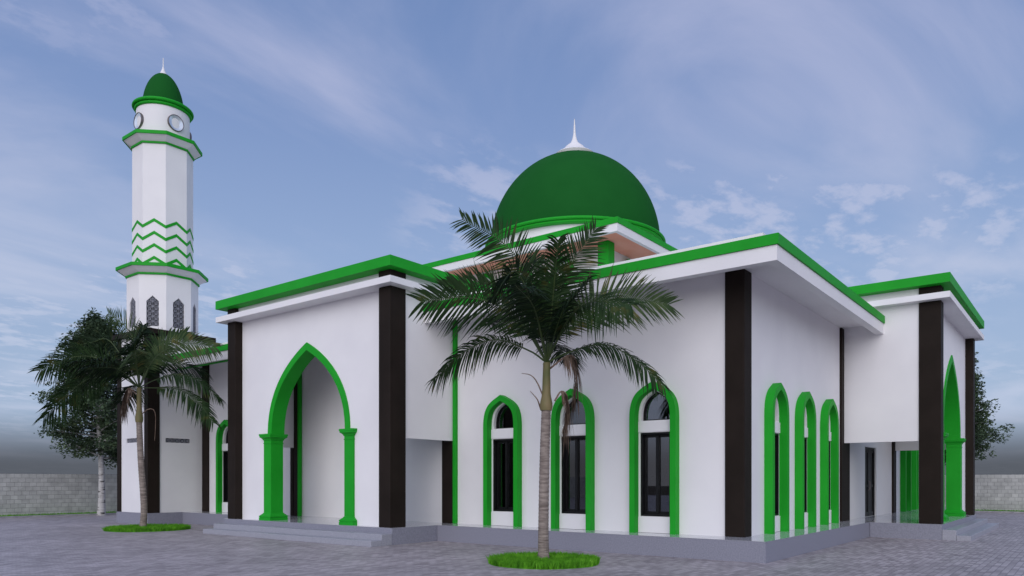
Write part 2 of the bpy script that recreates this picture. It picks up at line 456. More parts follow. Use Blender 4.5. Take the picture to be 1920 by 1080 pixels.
# porches; local (a = inward from the pillar front, c = along the front)
def porch(M, D, LN, deep):
    pw, pd = .42, .53
    for c0 in (0, LN-pw):
        b = MB(); b.box(0, pd, c0, c0+pw, ZF, 6.40, M); part(b, 'pillar', 'dark_brown', bevel=.012)
        b = MB(); b.box(0, pd, c0, c0+pw, 6.561, 6.80, M); part(b, 'pillar_head', 'dark_brown')
    # front wall with pointed opening
    mid = LN/2; hw = 1.83; zs = 2.95; rise = 2.48
    ao, c, r = arch_pts(hw, zs, rise, 24)
    bd = .19
    ai, _, _ = arch_pts(hw-bd, zs, 0, 24, c=c, r=r-bd)
    mw_, _, _ = arch_pts(hw-.05, zs, 0, 24, c=c, r=r-.05)
    hole = [(mid+hw+.04, ZF), (mid+hw+.04, zs-.01)] + [(mid+u, z) for u, z in mw_] + [(mid-hw-.04, zs-.01), (mid-hw-.04, ZF)]
    outline = [(pw, ZF), (pw, 6.40), (LN-pw, 6.40), (LN-pw, ZF)]
    P = lambda u, t, w: M(.24+t, u, w)
    b = MB(); b.plate(outline + list(hole), [], 0, .36, P)
    # side (box) walls, hanging above the open passage
    for c0 in (.05, LN-.16):
        b.box(pd, D+1.9, c0, c0+.11, 2.66, 6.40, M)
        b.box(.10, D+1.9, c0+.01, c0+.10, 6.561, 6.80, M)
    b.box(.11, .3, .161, LN-.161, 6.561, 6.80, M)
    part(b, 'porch_wall', 'white_plaster')
    b = MB(); b.box(.61, D-.001, .161, LN-.161, 5.55, 5.65, M); part(b, 'porch_ceiling', 'white_plaster')
    # slabs
    b = MB(); b.box(-.24, deep, -.26, LN+.26, 6.401, 6.56, M); pr = part(b, 'porch_roof', 'white_plaster')
    b = MB(); b.box(-.245, deep, -.265, LN+.265, 6.801, 7.05, M); build_at(b, 'green_trim', 'green_paint', pr)
    # arch band
    poly = [(mid+u, z) for u, z in ao] + [(mid+u, z) for u, z in reversed(ai)]
    P2_ = lambda u, t, w: M(.205+t, u, w)
    b = MB(); b.plate(poly, [], 0, .44, P2_); arch = part(b, 'porch_arch', 'green_paint')
    for s in (-1, 1):
        c0 = mid + s*(hw+.005) ; ci = c0 - s*.36*.5 + s*.18*.0
        lo = mid + s*(hw - bd) ; hi = lo + s*.36
        y0, y1 = min(lo, hi), max(lo, hi)
        prof = [(.10, ZF+.001), (.10, ZF+.075), (.088, ZF+.08), (.088, ZF+.088), (.10, ZF+.093), (.10, ZF+.125), (.075, ZF+.14), (.055, ZF+.165), (.03, ZF+.18), (.02, ZF+.20), (0, ZF+.22),
                (0, 2.66), (.012, 2.665), (.012, 2.685), (0, 2.69), (0, 2.76), (.02, 2.77), (.02, 2.79), (.035, 2.81), (.06, 2.835), (.088, 2.85), (.088, 2.885), (.10, 2.895), (.10, 2.948)]
        b = MB(); b.sqlathe(prof, .19, .60, y0, y1, M); build_at(b, 'pilaster', 'green_paint', arch)
porch(lambda a, c, z: (12.66+a, 13.66+c, z), XW-12.66, 7.22, 5.0)
porch(lambda a, c, z: (22.72+c, 3.20+a, z), YS-3.20, 7.22, 5.5)

# clerestory block under the dome
H = 4.0; WI = .46
b = MB()
cw = []
def cl_holes(c0):
    out = []
    for u in (-1.85, 0, 1.85):
        a, _, _ = arch_pts(.35, 9.02, .58, 8)
        out.append([(c0+u+.35, 7.2)] + [(c0+u+x, z) for x, z in a] + [(c0+u-.35, 7.2)])
    return out
b.plate([(CY-H+WI, 6.1), (CY+H-WI, 6.1), (CY+H-WI, 9.9), (CY-H+WI, 9.9)], cl_holes(CY), 0, .2, lambda u, t, w: (CX-H+WI+t, u, w))
b.plate([(CX-H+WI+.201, 6.1), (CX+H-WI, 6.1), (CX+H-WI, 9.9), (CX-H+WI+.201, 9.9)], cl_holes(CX), 0, .2, lambda u, t, w: (u, CY-H+WI+t, w))
b.box(CX-H+WI+.201, CX+H-WI, CY+H-WI-.2, CY+H-WI, 6.1, 9.9); b.box(CX+H-WI-.2, CX+H-WI, CY-H+WI+.201, CY+H-WI-.201, 6.1, 9.9)
part(b, 'upper_wall', 'white_plaster')
for sx in (-1, 1):
    for sy in (-1, 1):
        xa, xb = sorted((CX+sx*H, CX+sx*(H-.43))); ya, yb = sorted((CY+sy*H, CY+sy*(H-.43)))
        pillar(xa, xb, ya, yb, 6.1, 9.89, 'green_paint', 'green_pillar')
def cl_window(x, y, rz):
    L = lambda u, t, w: (u, t, w)
    ao, c, r = arch_pts(.48, 9.02, .80, 8); ai, _, _ = arch_pts(.36, 9.02, 0, 8, c=c, r=r-.12)
    b = MB(); b.plate([(.48, 7.05)] + ao + [(-.48, 7.05)] + list(reversed([(.36, 7.05)] + ai + [(-.36, 7.05)])), [], -.1, -.001, L)
    b.box(-.359, .359, -.098, -.001, 7.05, 7.19)
    w = b.build('upper_window', 'green_paint', mosque); w.location = Vector((x, y, 0)) - mosque.location; w.rotation_euler = (0,0,rz)
    a, _, _ = arch_pts(.345, 9.02, .57, 8)
    b = MB(); b.plate([(.345, 7.205)] + a + [(-.345, 7.205)], [], .1, .106, L); b.build('window_pane', 'window_glass', w)
for u in (-1.85, 0, 1.85):
    cl_window(CX-H+WI, CY+u, -PI/2); cl_window(CX+u, CY-H+WI, 0)
HR = 4.84
b = MB(); ring(b, CX-HR, CY-HR, CX+HR, CY+HR, .14, 9.82, 10.087); b.box(CX-HR+.14, CX+HR-.14, CY-HR+.14, CY+HR-.14, 9.99, 10.2)
ur = part(b, 'upper_roof', 'white_plaster')
b = MB(); ring(b, CX-HR+.142, CY-HR+.142, CX+HR-.142, CY+HR-.142, HR-.142-H+.458, 9.90, 9.955); build_at(b, 'soffit', 'salmon_soffit', ur)
b = MB(); ring(b, CX-HR-.03, CY-HR-.03, CX+HR+.03, CY+HR+.03, .22, 10.09, 10.285); build_at(b, 'green_trim', 'green_paint', ur)
b = MB(); b.lathe([(3.46, 10.19), (3.46, 11.22)], CX, CY, 96); part(b, 'drum', 'white_plaster', smooth=True)
def tori(z, r0, k=1.0):
    p = [(r0, z)]
    for (dr, dz, rr) in ((.14*k, .085*k, .085*k), (.24*k, .235*k, .085*k)):
        for i in range(9):
            a = -PI/2 + PI*i/8
            p.append((r0 + dr + rr*math.cos(a), z + dz + rr*math.sin(a)))
    p.append((r0, z + .33*k))
    return p
b = MB(); b.lathe(tori(11.19, 3.53, .72), CX, CY, 96); part(b, 'dome_ring', 'green_paint', smooth=True)
b = MB(); RD, HD, ZD = 3.545, 3.84, 11.33
b.lathe([(RD*math.cos(PI/2*i/28), ZD + HD*math.sin(PI/2*i/28)) for i in range(28)] + [(.02, ZD+HD)], CX, CY, 96); dome = part(b, 'dome', 'dome_green', smooth=True)
b = MB(); b.lathe([(.78, 15.08), (.86, 15.22), (.80, 15.27), (.62, 15.38), (.47, 15.47), (.40, 15.58), (.28, 15.68), (.16, 15.78), (.11, 15.90), (.07, 16.05), (.05, 16.2), (.035, 16.5), (.012, 16.80)], CX, CY, 32)
build_at(b, 'finial', 'white_plaster', dome, smooth=True)

# ------------------------------------------------------------------ minaret
MX, MY = 14.12, 27.66
minaret = thing('minaret', 'tall white octagonal minaret with green zigzag bands and small pointed green dome', 'minaret', (MX, MY, 0))
def mpart(mb, name, mat, parent=None, **kw): return build_at(mb, name, mat, parent or minaret, **kw)
BX0, BX1, BY0, BY1 = 13.0, 15.28, 26.53, 28.8
b = MB(); b.box(12.95, 14.228, 26.46, 28.86, 0, ZF-.002); mpart(b, 'plinth', 'granite')
b = MB()
vent = lambda c0: [[(c0-.46, 2.965), (c0+.46, 2.965), (c0+.46, 3.125), (c0-.46, 3.125)]]
VW, VS = 27.70, 14.09
b.plate([(BY0, ZF), (BY1, ZF), (BY1, 6.82), (BY0, 6.82)], vent(VW), 0, .15, lambda u, t, w: (BX0+t, u, w))
b.plate([(BX0+.151, ZF), (BX1, ZF), (BX1, 6.82), (BX0+.151, 6.82)], vent(VS), 0, .15, lambda u, t, w: (u, BY0+t, w))
b.box(BX1-.15, BX1, BY0+.151, BY1, 6.17, 6.82); b.box(BX0+.151, BX1-.151, BY1-.15, BY1, ZF, 6.82)
mpart(b, 'base_wall', 'white_plaster')
def lattice(cols, rows, cw_, ch, apex=0.0):
    """pierced screen in the (x,z) plane, centred on x, from z=0 up"""
    b = MB(); W = cols*cw_/2; t0, t1 = -.02, .02
    Lm = lambda u, t, w: (u, t, w)
    bar = .016
    for i in range(cols+1):
        x = -W + i*cw_; b.box(x-bar*.6, x+bar*.6, t0, t1, 0, rows*ch + (apex*(1-abs(x)/W) if apex else 0))
    for j in range(rows+1):
        b.box(-W, W, t0+.001, t1-.001, j*ch-bar*.6, j*ch+bar*.6)
    def cell(cx, cz, w, h):
        rr = min(w, h)*.27; n = 10
        o = [(cx+rr*math.cos(2*PI*k/n), cz+rr*math.sin(2*PI*k/n)) for k in range(n)]
        i_ = [(cx+rr*.45*math.cos(2*PI*k/n), cz+rr*.45*math.sin(2*PI*k/n)) for k in range(n)]
        b.plate(o, [i_], t0+.003, t1-.003, Lm)
        for sx in (-1, 1):
            for sz in (-1, 1):
                p0 = Vector((cx+sx*rr*.6, cz+sz*rr*.6)); p1 = Vector((cx+sx*w*.48, cz+sz*h*.48)); d = (p1-p0).normalized(); q = Vector((-d.y, d.x))*bar*.55
                b.plate([tuple(p0+q), tuple(p1+q), tuple(p1-q), tuple(p0-q)], [], t0+.005, t1-.005, Lm)
    for i in range(cols):
        for j in range(rows): cell(-W+(i+.5)*cw_, (j+.5)*ch, cw_, ch)
    if apex:
        for s in (-1, 1):
            b.plate([(s*W, rows*ch), (0, rows*ch+apex), (0, rows*ch+apex-.03), (s*(W-.03), rows*ch)], [], t0, t1, Lm)
            cell(s*cw_*.28, rows*ch+apex*.3, cw_*.6, apex*.7)
    return b
def place_lattice(b, x, y, z, rz, parent, name, W, Hh):
    o = b.build(name, 'lattice_grey', parent); o.location = Vector((x, y, z)) - parent.location; o.rotation_euler = (0,0,rz)
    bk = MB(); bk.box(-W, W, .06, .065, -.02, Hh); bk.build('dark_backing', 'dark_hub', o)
place_lattice(lattice(5, 1, .184, .16), BX0+.05, VW, 2.965, -PI/2, minaret, 'vent_grille', .45, .17)
place_lattice(lattice(5, 1, .184, .16), VS, BY0+.05, 2.965, 0, minaret, 'vent_grille', .45, .17)
for (x0, x1, y0, y1) in ((12.96, 13.40, 26.49, 26.76), (12.96, 13.2, 28.56, 28.84), (15.0, 15.06, 0, 0)):
    if y1: b = MB(); b.box(x0, x1, y0, y1, ZF, 6.819); mpart(b, 'pillar', 'dark_brown', bevel=.01)
b = MB(); b.box(12.82, 15.47, 26.31, 28.99, 6.821, 6.99); mpart(b, 'base_roof', 'dark_brown')
A1, A2 = 1.135, .965
def octp(a, i): 
    Rr = a/math.cos(PI/8); an = PI/8 + i*PI/4
    return (MX + Rr*math.cos(an), MY + Rr*math.sin(an))
def oct_shaft(a, z0, z1, holes=None, th=.12):
    b = MB(); s = a*math.tan(PI/8); ti = (a-th)*math.tan(PI/8)
    for i in range(8):
        an = i*PI/4; nx, ny = math.cos(an), math.sin(an); tx, ty = -ny, nx
        M = lambda u, t, w: (MX + nx*(a-t) + tx*u*(1 if t == 0 or abs(u) < s*.9 else ti/s), MY + ny*(a-t) + ty*u*(1 if t == 0 or abs(u) < s*.9 else ti/s), w)
        b.plate([(-s, z0), (s, z0), (s, z1), (-s, z1)], holes or [], 0, th, M)
    return b
win = [(-.215, 7.17), (.215, 7.17), (.215, 8.08), (0, 8.28), (-.215, 8.08)]
mpart(oct_shaft(A1, 6.991, 9.3, [win]), 'lower_shaft', 'white_plaster')
mpart(oct_shaft(A2, 9.38, 14.15), 'upper_shaft', 'white_plaster')
for i in range(8):
    an = i*PI/4
    place_lattice(lattice(2, 5, .215, .182, .2), MX + math.cos(an)*(A1-.05), MY + math.sin(an)*(A1-.05), 7.17, an+PI/2, minaret, 'lattice_window', .21, 1.1)
OPH = PI/8
def octring(prof):
    b = MB(); b.lathe([(a/math.cos(PI/8), z) for a, z in prof], MX, MY, 8, OPH); return b
def cornice(zb, ain, aout, zr, rise):
    w = mpart(octring([(ain-.1, zb+.066), (ain+.03, zb+.066), (aout-.03, zr+.01), (aout-.03, zr+rise-.01), (ain-.1, zr+rise-.01)]), 'cornice', 'white_plaster')
    build_at(octring([(ain-.05, zb), (ain+.045, zb), (ain+.045, zb+.065), (ain-.05, zb+.065)]), 'green_band', 'green_paint', w)
    b = octring([(aout-.2, zr), (aout, zr), (aout, zr+rise), (aout-.2, zr+rise)]); build_at(b, 'green_band', 'green_paint', w)
cornice(9.04, A1, 1.47, 9.275, .115)
cornice(13.86, A2, 1.27, 14.095, .12)
# zigzag bands
for k, (zv, zp) in enumerate(((10.77, 11.02), (10.31, 10.56), (9.86, 10.11), (9.40, 9.65))):
    b = MB(); h = .115
    for i in range(8):
        an = i*PI/4; nx, ny = math.cos(an), math.sin(an); tx, ty = -ny, nx; s = (A2+.012)*math.tan(PI/8)
        M = lambda u, t, w: (MX + nx*(A2+.012-t) + tx*u, MY + ny*(A2+.012-t) + ty*u, w)
        b.plate([(-s, zv), (0, zp), (s, zv), (s, zv+h), (0, zp+h), (-s, zv+h)], [], 0, .011, M)
    mpart(b, 'zigzag_band', 'green_paint')
b = MB(); b.lathe([(.92, 14.21), (.92, 15.36)], MX, MY, 64); mpart(b, 'drum', 'white_plaster', smooth=True)
b = MB(); b.lathe(tori(15.33, .83, .72), MX, MY, 64); mpart(b, 'dome_ring', 'green_paint', smooth=True)
b = MB(); prof = []
for i in range(20):
    t = i/20; zz = 15.54 + 1.36*t; prof.append((.72*math.sqrt(max(0, 1-t**2.05))*(1-.05*t), zz))
b.lathe(prof + [(.02, 16.91)], MX, MY, 64); md = mpart(b, 'dome', 'dome_green', smooth=True)
b = MB(); b.lathe([(.17, 16.84), (.12, 16.91), (.08, 16.99), (.045, 17.08), (.02, 17.18), (.014, 17.5)], MX, MY, 20); build_at(b, 'finial', 'white_plaster', md, smooth=True)
for an in (0, PI/2, PI, 3*PI/2):
    o = None
    b = MB(); n = 32
    prof = [(.30, -.02), (.30, .05), (.292, .07), (.278, .07), (.27, .045)]
    b.lathe(prof, 0, 0, n, cap0=False, cap1=False)
    M = Matrix.Rotation(an, 4, 'Z') @ Matrix.Rotation(PI/2, 4, 'Y')
    def xf(mb): mb.v = [tuple(M @ Vector(v) + Vector((.90*math.cos(an), .90*math.sin(an), 14.78))) for v in mb.v]
    xf(b); o = b.build('round_window', 'metal_rim', minaret, smooth=True)
    b = MB(); b.lathe([(.272, .05), (.23, .035), (.16, .01), (.07, -.012), (.05, -.02)], 0, 0, n, cap0=False, cap1=True); xf(b); b.build('mirror_pane', 'mirror_dish', o, smooth=True)

# ------------------------------------------------------------------ hall lamps seen through the glass
for i, (x, y) in enumerate(((23.1, 14.95), (24.8, 16.47), (25.2, 15.98))):
    t = thing('pendant_lamp', 'lit round pendant lamp inside the hall behind the middle west window', 'lamp', (x, y, 4.0), 'pendant lamps in the hall')
    b = MB(); b.lathe([(.02, .14), (.05, .13), (.06, .09), (.055, .08)], 0, 0, 24, cap1=False); b.build('lamp_cap', 'white_plaster', t)
    b = MB(); b.lathe([(.10*math.cos(a*PI/8), .10*math.sin(a*PI/8)) for a in range(-4, 5)], 0, 0, 24, cap0=False, cap1=False); b.build('bulb', 'lamp_glow', t)
    b = MB(); b.tube([(0,0,.14),(0,0,.998)], [.006,.006], 6); b.build('cord', 'black_frame', t)

# ------------------------------------------------------------------ boundary walls
b = MB(); b.box(-35, 44.49, 37.0, 37.2, 0, 1.87)
w1 = tag(b.build('boundary_wall', 'concrete_block'), 'grey concrete block wall behind the minaret, on the left of the photo', 'wall')
b = MB(); b.box(44.5, 44.7, -35, 37.2, 0, 1.87)
w2 = tag(b.build('boundary_wall', 'concrete_block'), 'grey concrete block wall beyond the steps of the right-hand porch', 'wall')

# ------------------------------------------------------------------ grass
def blades(b, pts, hmin, hmax, rng):
    for (x, y) in pts:
        h = rng.uniform(hmin, hmax); a = rng.uniform(0, 2*PI); w = rng.uniform(.008, .015)
        dx, dy = math.cos(a)*w, math.sin(a)*w; lx, ly = rng.uniform(-.5,.5)*h, rng.uniform(-.5,.5)*h
        b.add([(x-dx,y-dy,0),(x+dx,y+dy,0),(x+lx*.4+dx*.7,y+ly*.4+dy*.7,h*.6),(x+lx,y+ly,h),(x+lx*.4-dx*.7,y+ly*.4-dy*.7,h*.6)], [(0,1,2,3,4)])
rng = random.Random(5)
def grass_disc(cx, cy, r, label, n=9000):
    b = MB(); pts = []
    for _ in range(n):
        q = math.sqrt(rng.random())*r; a = rng.uniform(0, 2*PI); q *= 1 + .02*math.sin(7*a)
        pts.append((cx+q*math.cos(a), cy+q*math.sin(a)))
    blades(b, pts, .07, .16, rng)
    b.lathe([(r, .001), (r, .012)], cx, cy, 48)
    tag(b.build('grass', 'grass_blade', recalc=False), label, 'grass', kind='stuff')
F_, HC = 1399.5, 1.6
FWD = Vector((.7889, .6144, 0)); RGT = Vector((.6145, -.7889, 0))

# ------------------------------------------------------------------ palms
def bez(P, n):
    """smooth curve through the points (Catmull-Rom)"""
    pts = [2*P[0]-P[1]] + P + [2*P[-1]-P[-2]]; out = []; segs = len(P)-1
    for i in range(n+1):
        t = i/n*segs; k = min(int(t), segs-1); u = t-k
        a, b_, c, d = pts[k:k+4]
        out.append(.5*((2*b_) + (c-a)*u + (2*a-5*b_+4*c-d)*u*u + (3*b_-a-3*c+d)*u*u*u))
    return out
def frond(palm, P, rng, roll=0, droop=.5, mat='palm_leaf', L=.62, npair=112, start=.21, dead=False, wid=.0135, name='frond'):
    b = MB(); pts = bez(P, 60)
    cum = [0]
    for i in range(60): cum.append(cum[-1] + (pts[i+1]-pts[i]).length)
    tot = cum[-1]
    def at(t):
        s = t*tot; k = 0
        while k < 59 and cum[k+1] < s: k += 1
        u = (s-cum[k])/max(1e-6, cum[k+1]-cum[k]); return pts[k].lerp(pts[k+1], min(1,u)), (pts[k+1]-pts[k]).normalized()
    for j in range(npair):
        t = start + (1-start)*(j+.5)/npair
        p, tg = at(t)
        side0 = tg.cross(Vector((0,0,1)))
        if side0.length < .15: side0 = tg.cross(RGT)
        side0.normalize(); side0 = Matrix.Rotation(R(roll), 3, tg) @ side0
        nrm = side0.cross(tg).normalized()
        if nrm.z < 0: nrm = -nrm
        q = (t-start)/(1-start)
        prof = (.45 + .55*min(1, q/.3)) * (1 - .55*max(0, (q-.55)/.45))
        for s in (-1, 1):
            ang = R(66 - 30*q**1.5 + rng.uniform(-7, 7))
            d = (tg*math.cos(ang) + side0*s*math.sin(ang) + nrm*rng.uniform(.02,.26)).normalized()
            l = 1.12*L*prof*rng.uniform(.82, 1.1); dr = droop*rng.uniform(.7, 1.3)
            if dead: d = (d*.5 + Vector((rng.uniform(-.4,.4), rng.uniform(-.4,.4), -1))).normalized(); l *= rng.uniform(.5, 1.1)
            wv = d.cross(nrm).normalized()
            if rng.random() < .5: wv = (wv + nrm*rng.uniform(-.6,.6)).normalized()
            w = wid*rng.uniform(.8, 1.2)
            row = []
            for k, ww in enumerate((.55, 1, .85, .05)):
                u = k/3; c = p + d*l*u + Vector((0,0,-1))*l*dr*u*u*.8
                row.append((c - wv*w*ww, c + wv*w*ww))
            vs = [x for pr in row for x in pr]
            b.add(vs, [(0,1,3,2),(2,3,5,4),(4,5,7,6)])
    o = b.build(name, 'dead_leaf' if dead else mat, palm, recalc=False)
    r = MB(); r.tube(pts[::4], [.021*(1-.85*i/15) if i < 15 else .004 for i in range(16)], 6)
    r.build('midrib', 'dead_leaf' if dead else 'petiole', o, smooth=True)
    return o
def make_palm(name, label, px, dist, spec, npair, wid, dead, sticks, trunk_px, base_px, grpseed):
    rng = random.Random(grpseed); K = dist/F_
    base = FWD*dist + RGT*((px-960)*K)
    def W(x, y, v=0):    # direction from the palm base, in metres
        return RGT*((x-px)*K) + FWD*v + Vector((0,0, HC-(y-900)*K))
    palm = thing(name, label, 'palm tree', (base.x, base.y, 0), 'palm trees in round grass beds')
    # trunk with leaf-scar rings
    pts = bez([Vector((0,0,0))] + [W(*q) for q in trunk_px], 90); rads = []
    for i in range(len(pts)):
        t = i/90; rads.append(.103 - .016*t + .022*math.exp(-t*14) + (.006 if i % 2 else 0))
    b = MB(); b.tube(pts, rads, 14); b.build('trunk', 'palm_trunk', palm, smooth=False)
    top = pts[-1]; cr = W(*base_px)
    cs = bez([top, top.lerp(cr, .5), cr], 14)
    b = MB(); b.tube(cs, [.092+.036*math.exp(-((i/14-.12)/.14)**2) - .022*(i/14) for i in range(15)], 14); b.build('crownshaft', 'crownshaft', palm, smooth=True)
    for (mid, tip, vm, vt, roll, droop, mat, L) in spec:
        P = [cr.copy()] + [W(*m, vm*(k+1)/len(mid)) for k, m in enumerate(mid)] + [W(*tip, vt)]
        frond(palm, P, rng, roll, droop, mat, L, npair=npair, wid=wid)
    for P in dead:
        frond(palm, [W(*p) for p in P], rng, 0, 1.2, L=.42, npair=80, start=.22, dead=True, wid=.013, name='dead_frond')
    for P in sticks:
        b = MB(); q = bez([W(*p) for p in P], 8); b.tube(q, [.017-.0014*i for i in range(9)], 6); b.build('flower_stalk', 'dead_leaf', palm, smooth=True)
    return base
PL, PD, PLt = 'palm_leaf', 'palm_leaf_dark', 'palm_leaf_light'
spec1 = [
 ([(1004,545),(950,455)], (863,394), .2, .5, 82, .18, PL, .66),
 ([(952,540),(905,518)], (826,512), .6, 1.0, 72, .2, PL, .60),
 ([(975,606),(925,576),(869,570)], (797,582), -.5, -.7, 72, .20, PL, .74),
 ([(990,657),(925,638),(862,668)], (815,716), -.1, -.2, 32, .8, PL, .47),
 ([(1008,560)], (1009,452), .5, 1.0, 20, .45, PD, .62),
 ([(1035,560)], (1040,484), -.5, -1.1, 10, .5, PL, .60),
 ([(1042,580),(1064,505)], (1122,412), .2, .5, 72, .12, PL, .60),
 ([(1055,622),(1110,570),(1175,554)], (1262,562), .2, .4, 75, .16, PLt, .74),
 ([(1060,612),(1100,585)], (1160,606), -.8, -1.5, 45, .7, PL, .72),
 ([(1066,662),(1130,648),(1185,676)], (1236,728), -.2, -.4, 32, .8, PL, .47),
 ([(985,590)], (910,560), .9, 2.2, 20, .5, PD, .60),
 ([(1050,590)], (1105,520), .9, 2.1, 20, .4, PD, .60),
 ([(1000,600)], (965,590), -.9, -2.2, 20, .7, PD, .62),
 ([(1050,600)], (1090,560), -.7, -1.5, 35, .6, PD, .58),
 ([(1045,630)], (1085,640), .9, 2.3, 10, .7, PD, .55),
 ([(1000,590),(965,530)], (925,600), -.8, -1.5, 60, .5, PD, .62), ([(1028,570)], (1052,500), .5, 1.0, 60, .3, PD, .60)]
b1 = make_palm('palm_tree', 'taller-looking palm standing in a round grass bed before the three west windows', 1019, 14.4, spec1, 66, .0165,
   [[(1030,692),(1062,668),(1078,672),(1082,700),(1074,760)], [(1040,752),(1052,734),(1064,745),(1062,790),(1056,800)]],
   [[(1018,742),(1006,715),(994,703),(978,700)], [(1014,768),(1008,750),(1001,741),(994,733)]], [(1019,980),(1021,860),(1024,770)], (1025,680), 11)
spec2 = [
 ([(235,625)], (175,576), .4, .9, 80, .2, PLt, .75),
 ([(205,640),(165,640)], (108,648), .2, .4, 65, .5, PD, .78),
 ([(200,678),(150,672)], (96,700), -.3, -.6, 60, .5, PL, .78),
 ([(215,700),(165,725)], (114,788), -.5, -.9, 45, .8, PL, .72),
 ([(250,650)], (240,598), .4, 1.0, 30, .4, PD, .66),
 ([(280,650)], (328,612), .4, .9, 60, .3, PL, .66),
 ([(290,668),(340,642)], (398,648), .2, .3, 70, .4, PLt, .76),
 ([(290,712),(330,702),(368,712)], (407,746), .1, .3, 32, .8, PL, .52),
 ([(292,728),(335,730),(375,752)], (412,795), -.3, -.5, 32, .8, PL, .55),
 ([(285,685)], (318,680), -1.0, -2.2, 30, .6, PLt, .66),
 ([(235,690)], (200,700), -1.0, -2.1, 30, .8, PD, .62),
 ([(270,660)], (300,635), -.6, -1.1, 40, .6, PD, .64),
 ([(240,660)], (205,640), .8, 2.0, 30, .5, PD, .64),
 ([(230,720)], (170,745), .8, 1.8, 15, .9, PD, .60),
 ([(225,655)], (160,668), .9, 1.9, 50, .5, PD, .72), ([(250,700)], (228,712), -1.0, -2.3, 40, .7, PD, .7),
 ([(272,690),(300,672)], (345,682), .7, 1.6, 50, .6, PD, .66), ([(262,672)], (268,625), .7, 1.3, 40, .4, PL, .66)]
b2 = make_palm('palm_tree', 'palm on the left of the photo, in a round grass bed before the minaret base', 268, 24.1, spec2, 52, .021,
   [[(258,742),(244,728),(236,735),(233,760),(232,770)]],
   [[(265,778),(276,768),(288,768),(292,785),(290,826)]], [(270,950),(264,860),(261,792)], (261,727), 23)
grass_disc(b1.x-.02, b1.y-.02, 1.06, 'round bed of bright green grass around the foot of the middle palm')
grass_disc(b2.x+.07, b2.y-.2, 1.24, 'round bed of bright green grass around the foot of the left palm')

# grass strips and kerbs at the foot of the boundary walls
def strip(x0, x1, y0, y1, n, label):
    b = MB(); b.box(x0, x1, y0, y1, .006, .03)
    blades(b, [(rng.uniform(x0, x1), rng.uniform(y0, y1)) for _ in range(n)], .06, .14, rng)
    tag(b.build('grass', 'grass_blade', recalc=False), label, 'grass', kind='stuff')
strip(2, 30, 36.2, 36.98, 12000, 'thin strip of grass along the foot of the block wall on the left')
strip(43.8, 44.48, -4, 12, 8000, 'thin strip of grass along the foot of the block wall on the right')
b = MB(); b.box(-30, 43.6, 36.05, 36.18, .005, .07); structure(b.build('kerb', 'kerb_stone'), 'pale kerb in front of the left grass strip', 'kerb')
b = MB(); b.box(43.62, 43.75, -30, 36.04, .005, .07); structure(b.build('kerb', 'kerb_stone'), 'pale kerb in front of the right grass strip', 'kerb')

# ------------------------------------------------------------------ birch-like trees
def make_tree(x, y, seed, label, H=9.1, RM=2.35, lean=(-.03, .0)):
    r = random.Random(seed)
    t = thing('birch_tree', label, 'tree', (x, y, 0), 'white-barked trees by the boundary wall')
    def tp(z): return Vector((lean[0]*z + .06*math.sin(z*.9), lean[1]*z + .05*math.sin(z*.7+1), z))
    n = 26
    b = MB(); b.tube([tp(H*.97*i/n) for i in range(n+1)], [.155*(1-.93*(i/n)) + .04*math.exp(-i*1.2) for i in range(n+1)], 12)
    br = MB(); lv = MB()
    def leaf(c, s):
        a = Vector((r.uniform(-1,1), r.uniform(-1,1), r.uniform(-.6,.6))).normalized(); q = a.cross(Vector((r.uniform(-.5,.5), r.uniform(-.5,.5), 1))).normalized()
        lv.add([c-a*s, c+q*s*.55, c+a*s, c-q*s*.55], [(0,1,2,3)])
    def clump(c, rx, rz, k):
        for _ in range(k):
            while True:
                v = Vector((r.uniform(-1,1), r.uniform(-1,1), r.uniform(-1,1)))
                if v.length < 1: break
            leaf(c + Vector((v.x*rx, v.y*rx, v.z*rz)), r.uniform(.055, .10))
    nb = 74
    for i in range(nb):
        q = i/(nb-1); z = 2.9 + (H-3.3)*q
        env = RM * (min(1, .72+q*1.6) if q < .2 else (1 - .88*((q-.2)/.8)**1.1)) * r.uniform(.62, 1.08)
        a = i*2.399 + r.uniform(-.35, .35); up = r.uniform(.0, .55) + .4*q
        d = Vector((math.cos(a), math.sin(a), up))
        p0 = tp(z - .35); pts = [p0 + d*env*u + Vector((0,0,-.35*u*u*env*.3)) for u in (0, .3, .6, .85, 1)]
        br.tube(pts, [.045*(1-.6*q), .032*(1-.6*q), .022*(1-.6*q), .012, .005], 6)
        for u in (.32, .48, .62, .76, .9, 1.0):
            c = p0 + d*env*u + Vector((0,0,-.1*u*u*env))
            for _ in range(2):
                off = Vector((r.uniform(-1,1)*.42, r.uniform(-1,1)*.42, r.uniform(-.30,.34)))
                clump(c + off, r.uniform(.28,.52), r.uniform(.16,.36), 50)
                if r.random() < .5: br.tube([c, c+off*.9], [.010, .004], 4)
    for _ in range(14): clump(tp(H*r.uniform(.9, 1.0)) + Vector((r.uniform(-.3,.3), r.uniform(-.3,.3), 0)), .3, .25, 40)
    b.build('trunk', 'birch_bark', t, smooth=True); br.build('branches', 'birch_bark', t)
    lv.build('crown', 'tree_leaf', t, recalc=False)
    return t
make_tree(15.2, 35.3, 3, 'white-barked leafy tree on the left, behind the left palm and before the block wall')
make_tree(40.6, 5.2, 8, 'white-barked leafy tree on the right, mostly hidden behind the right-hand porch', H=7.9, RM=1.65, lean=(0,0))

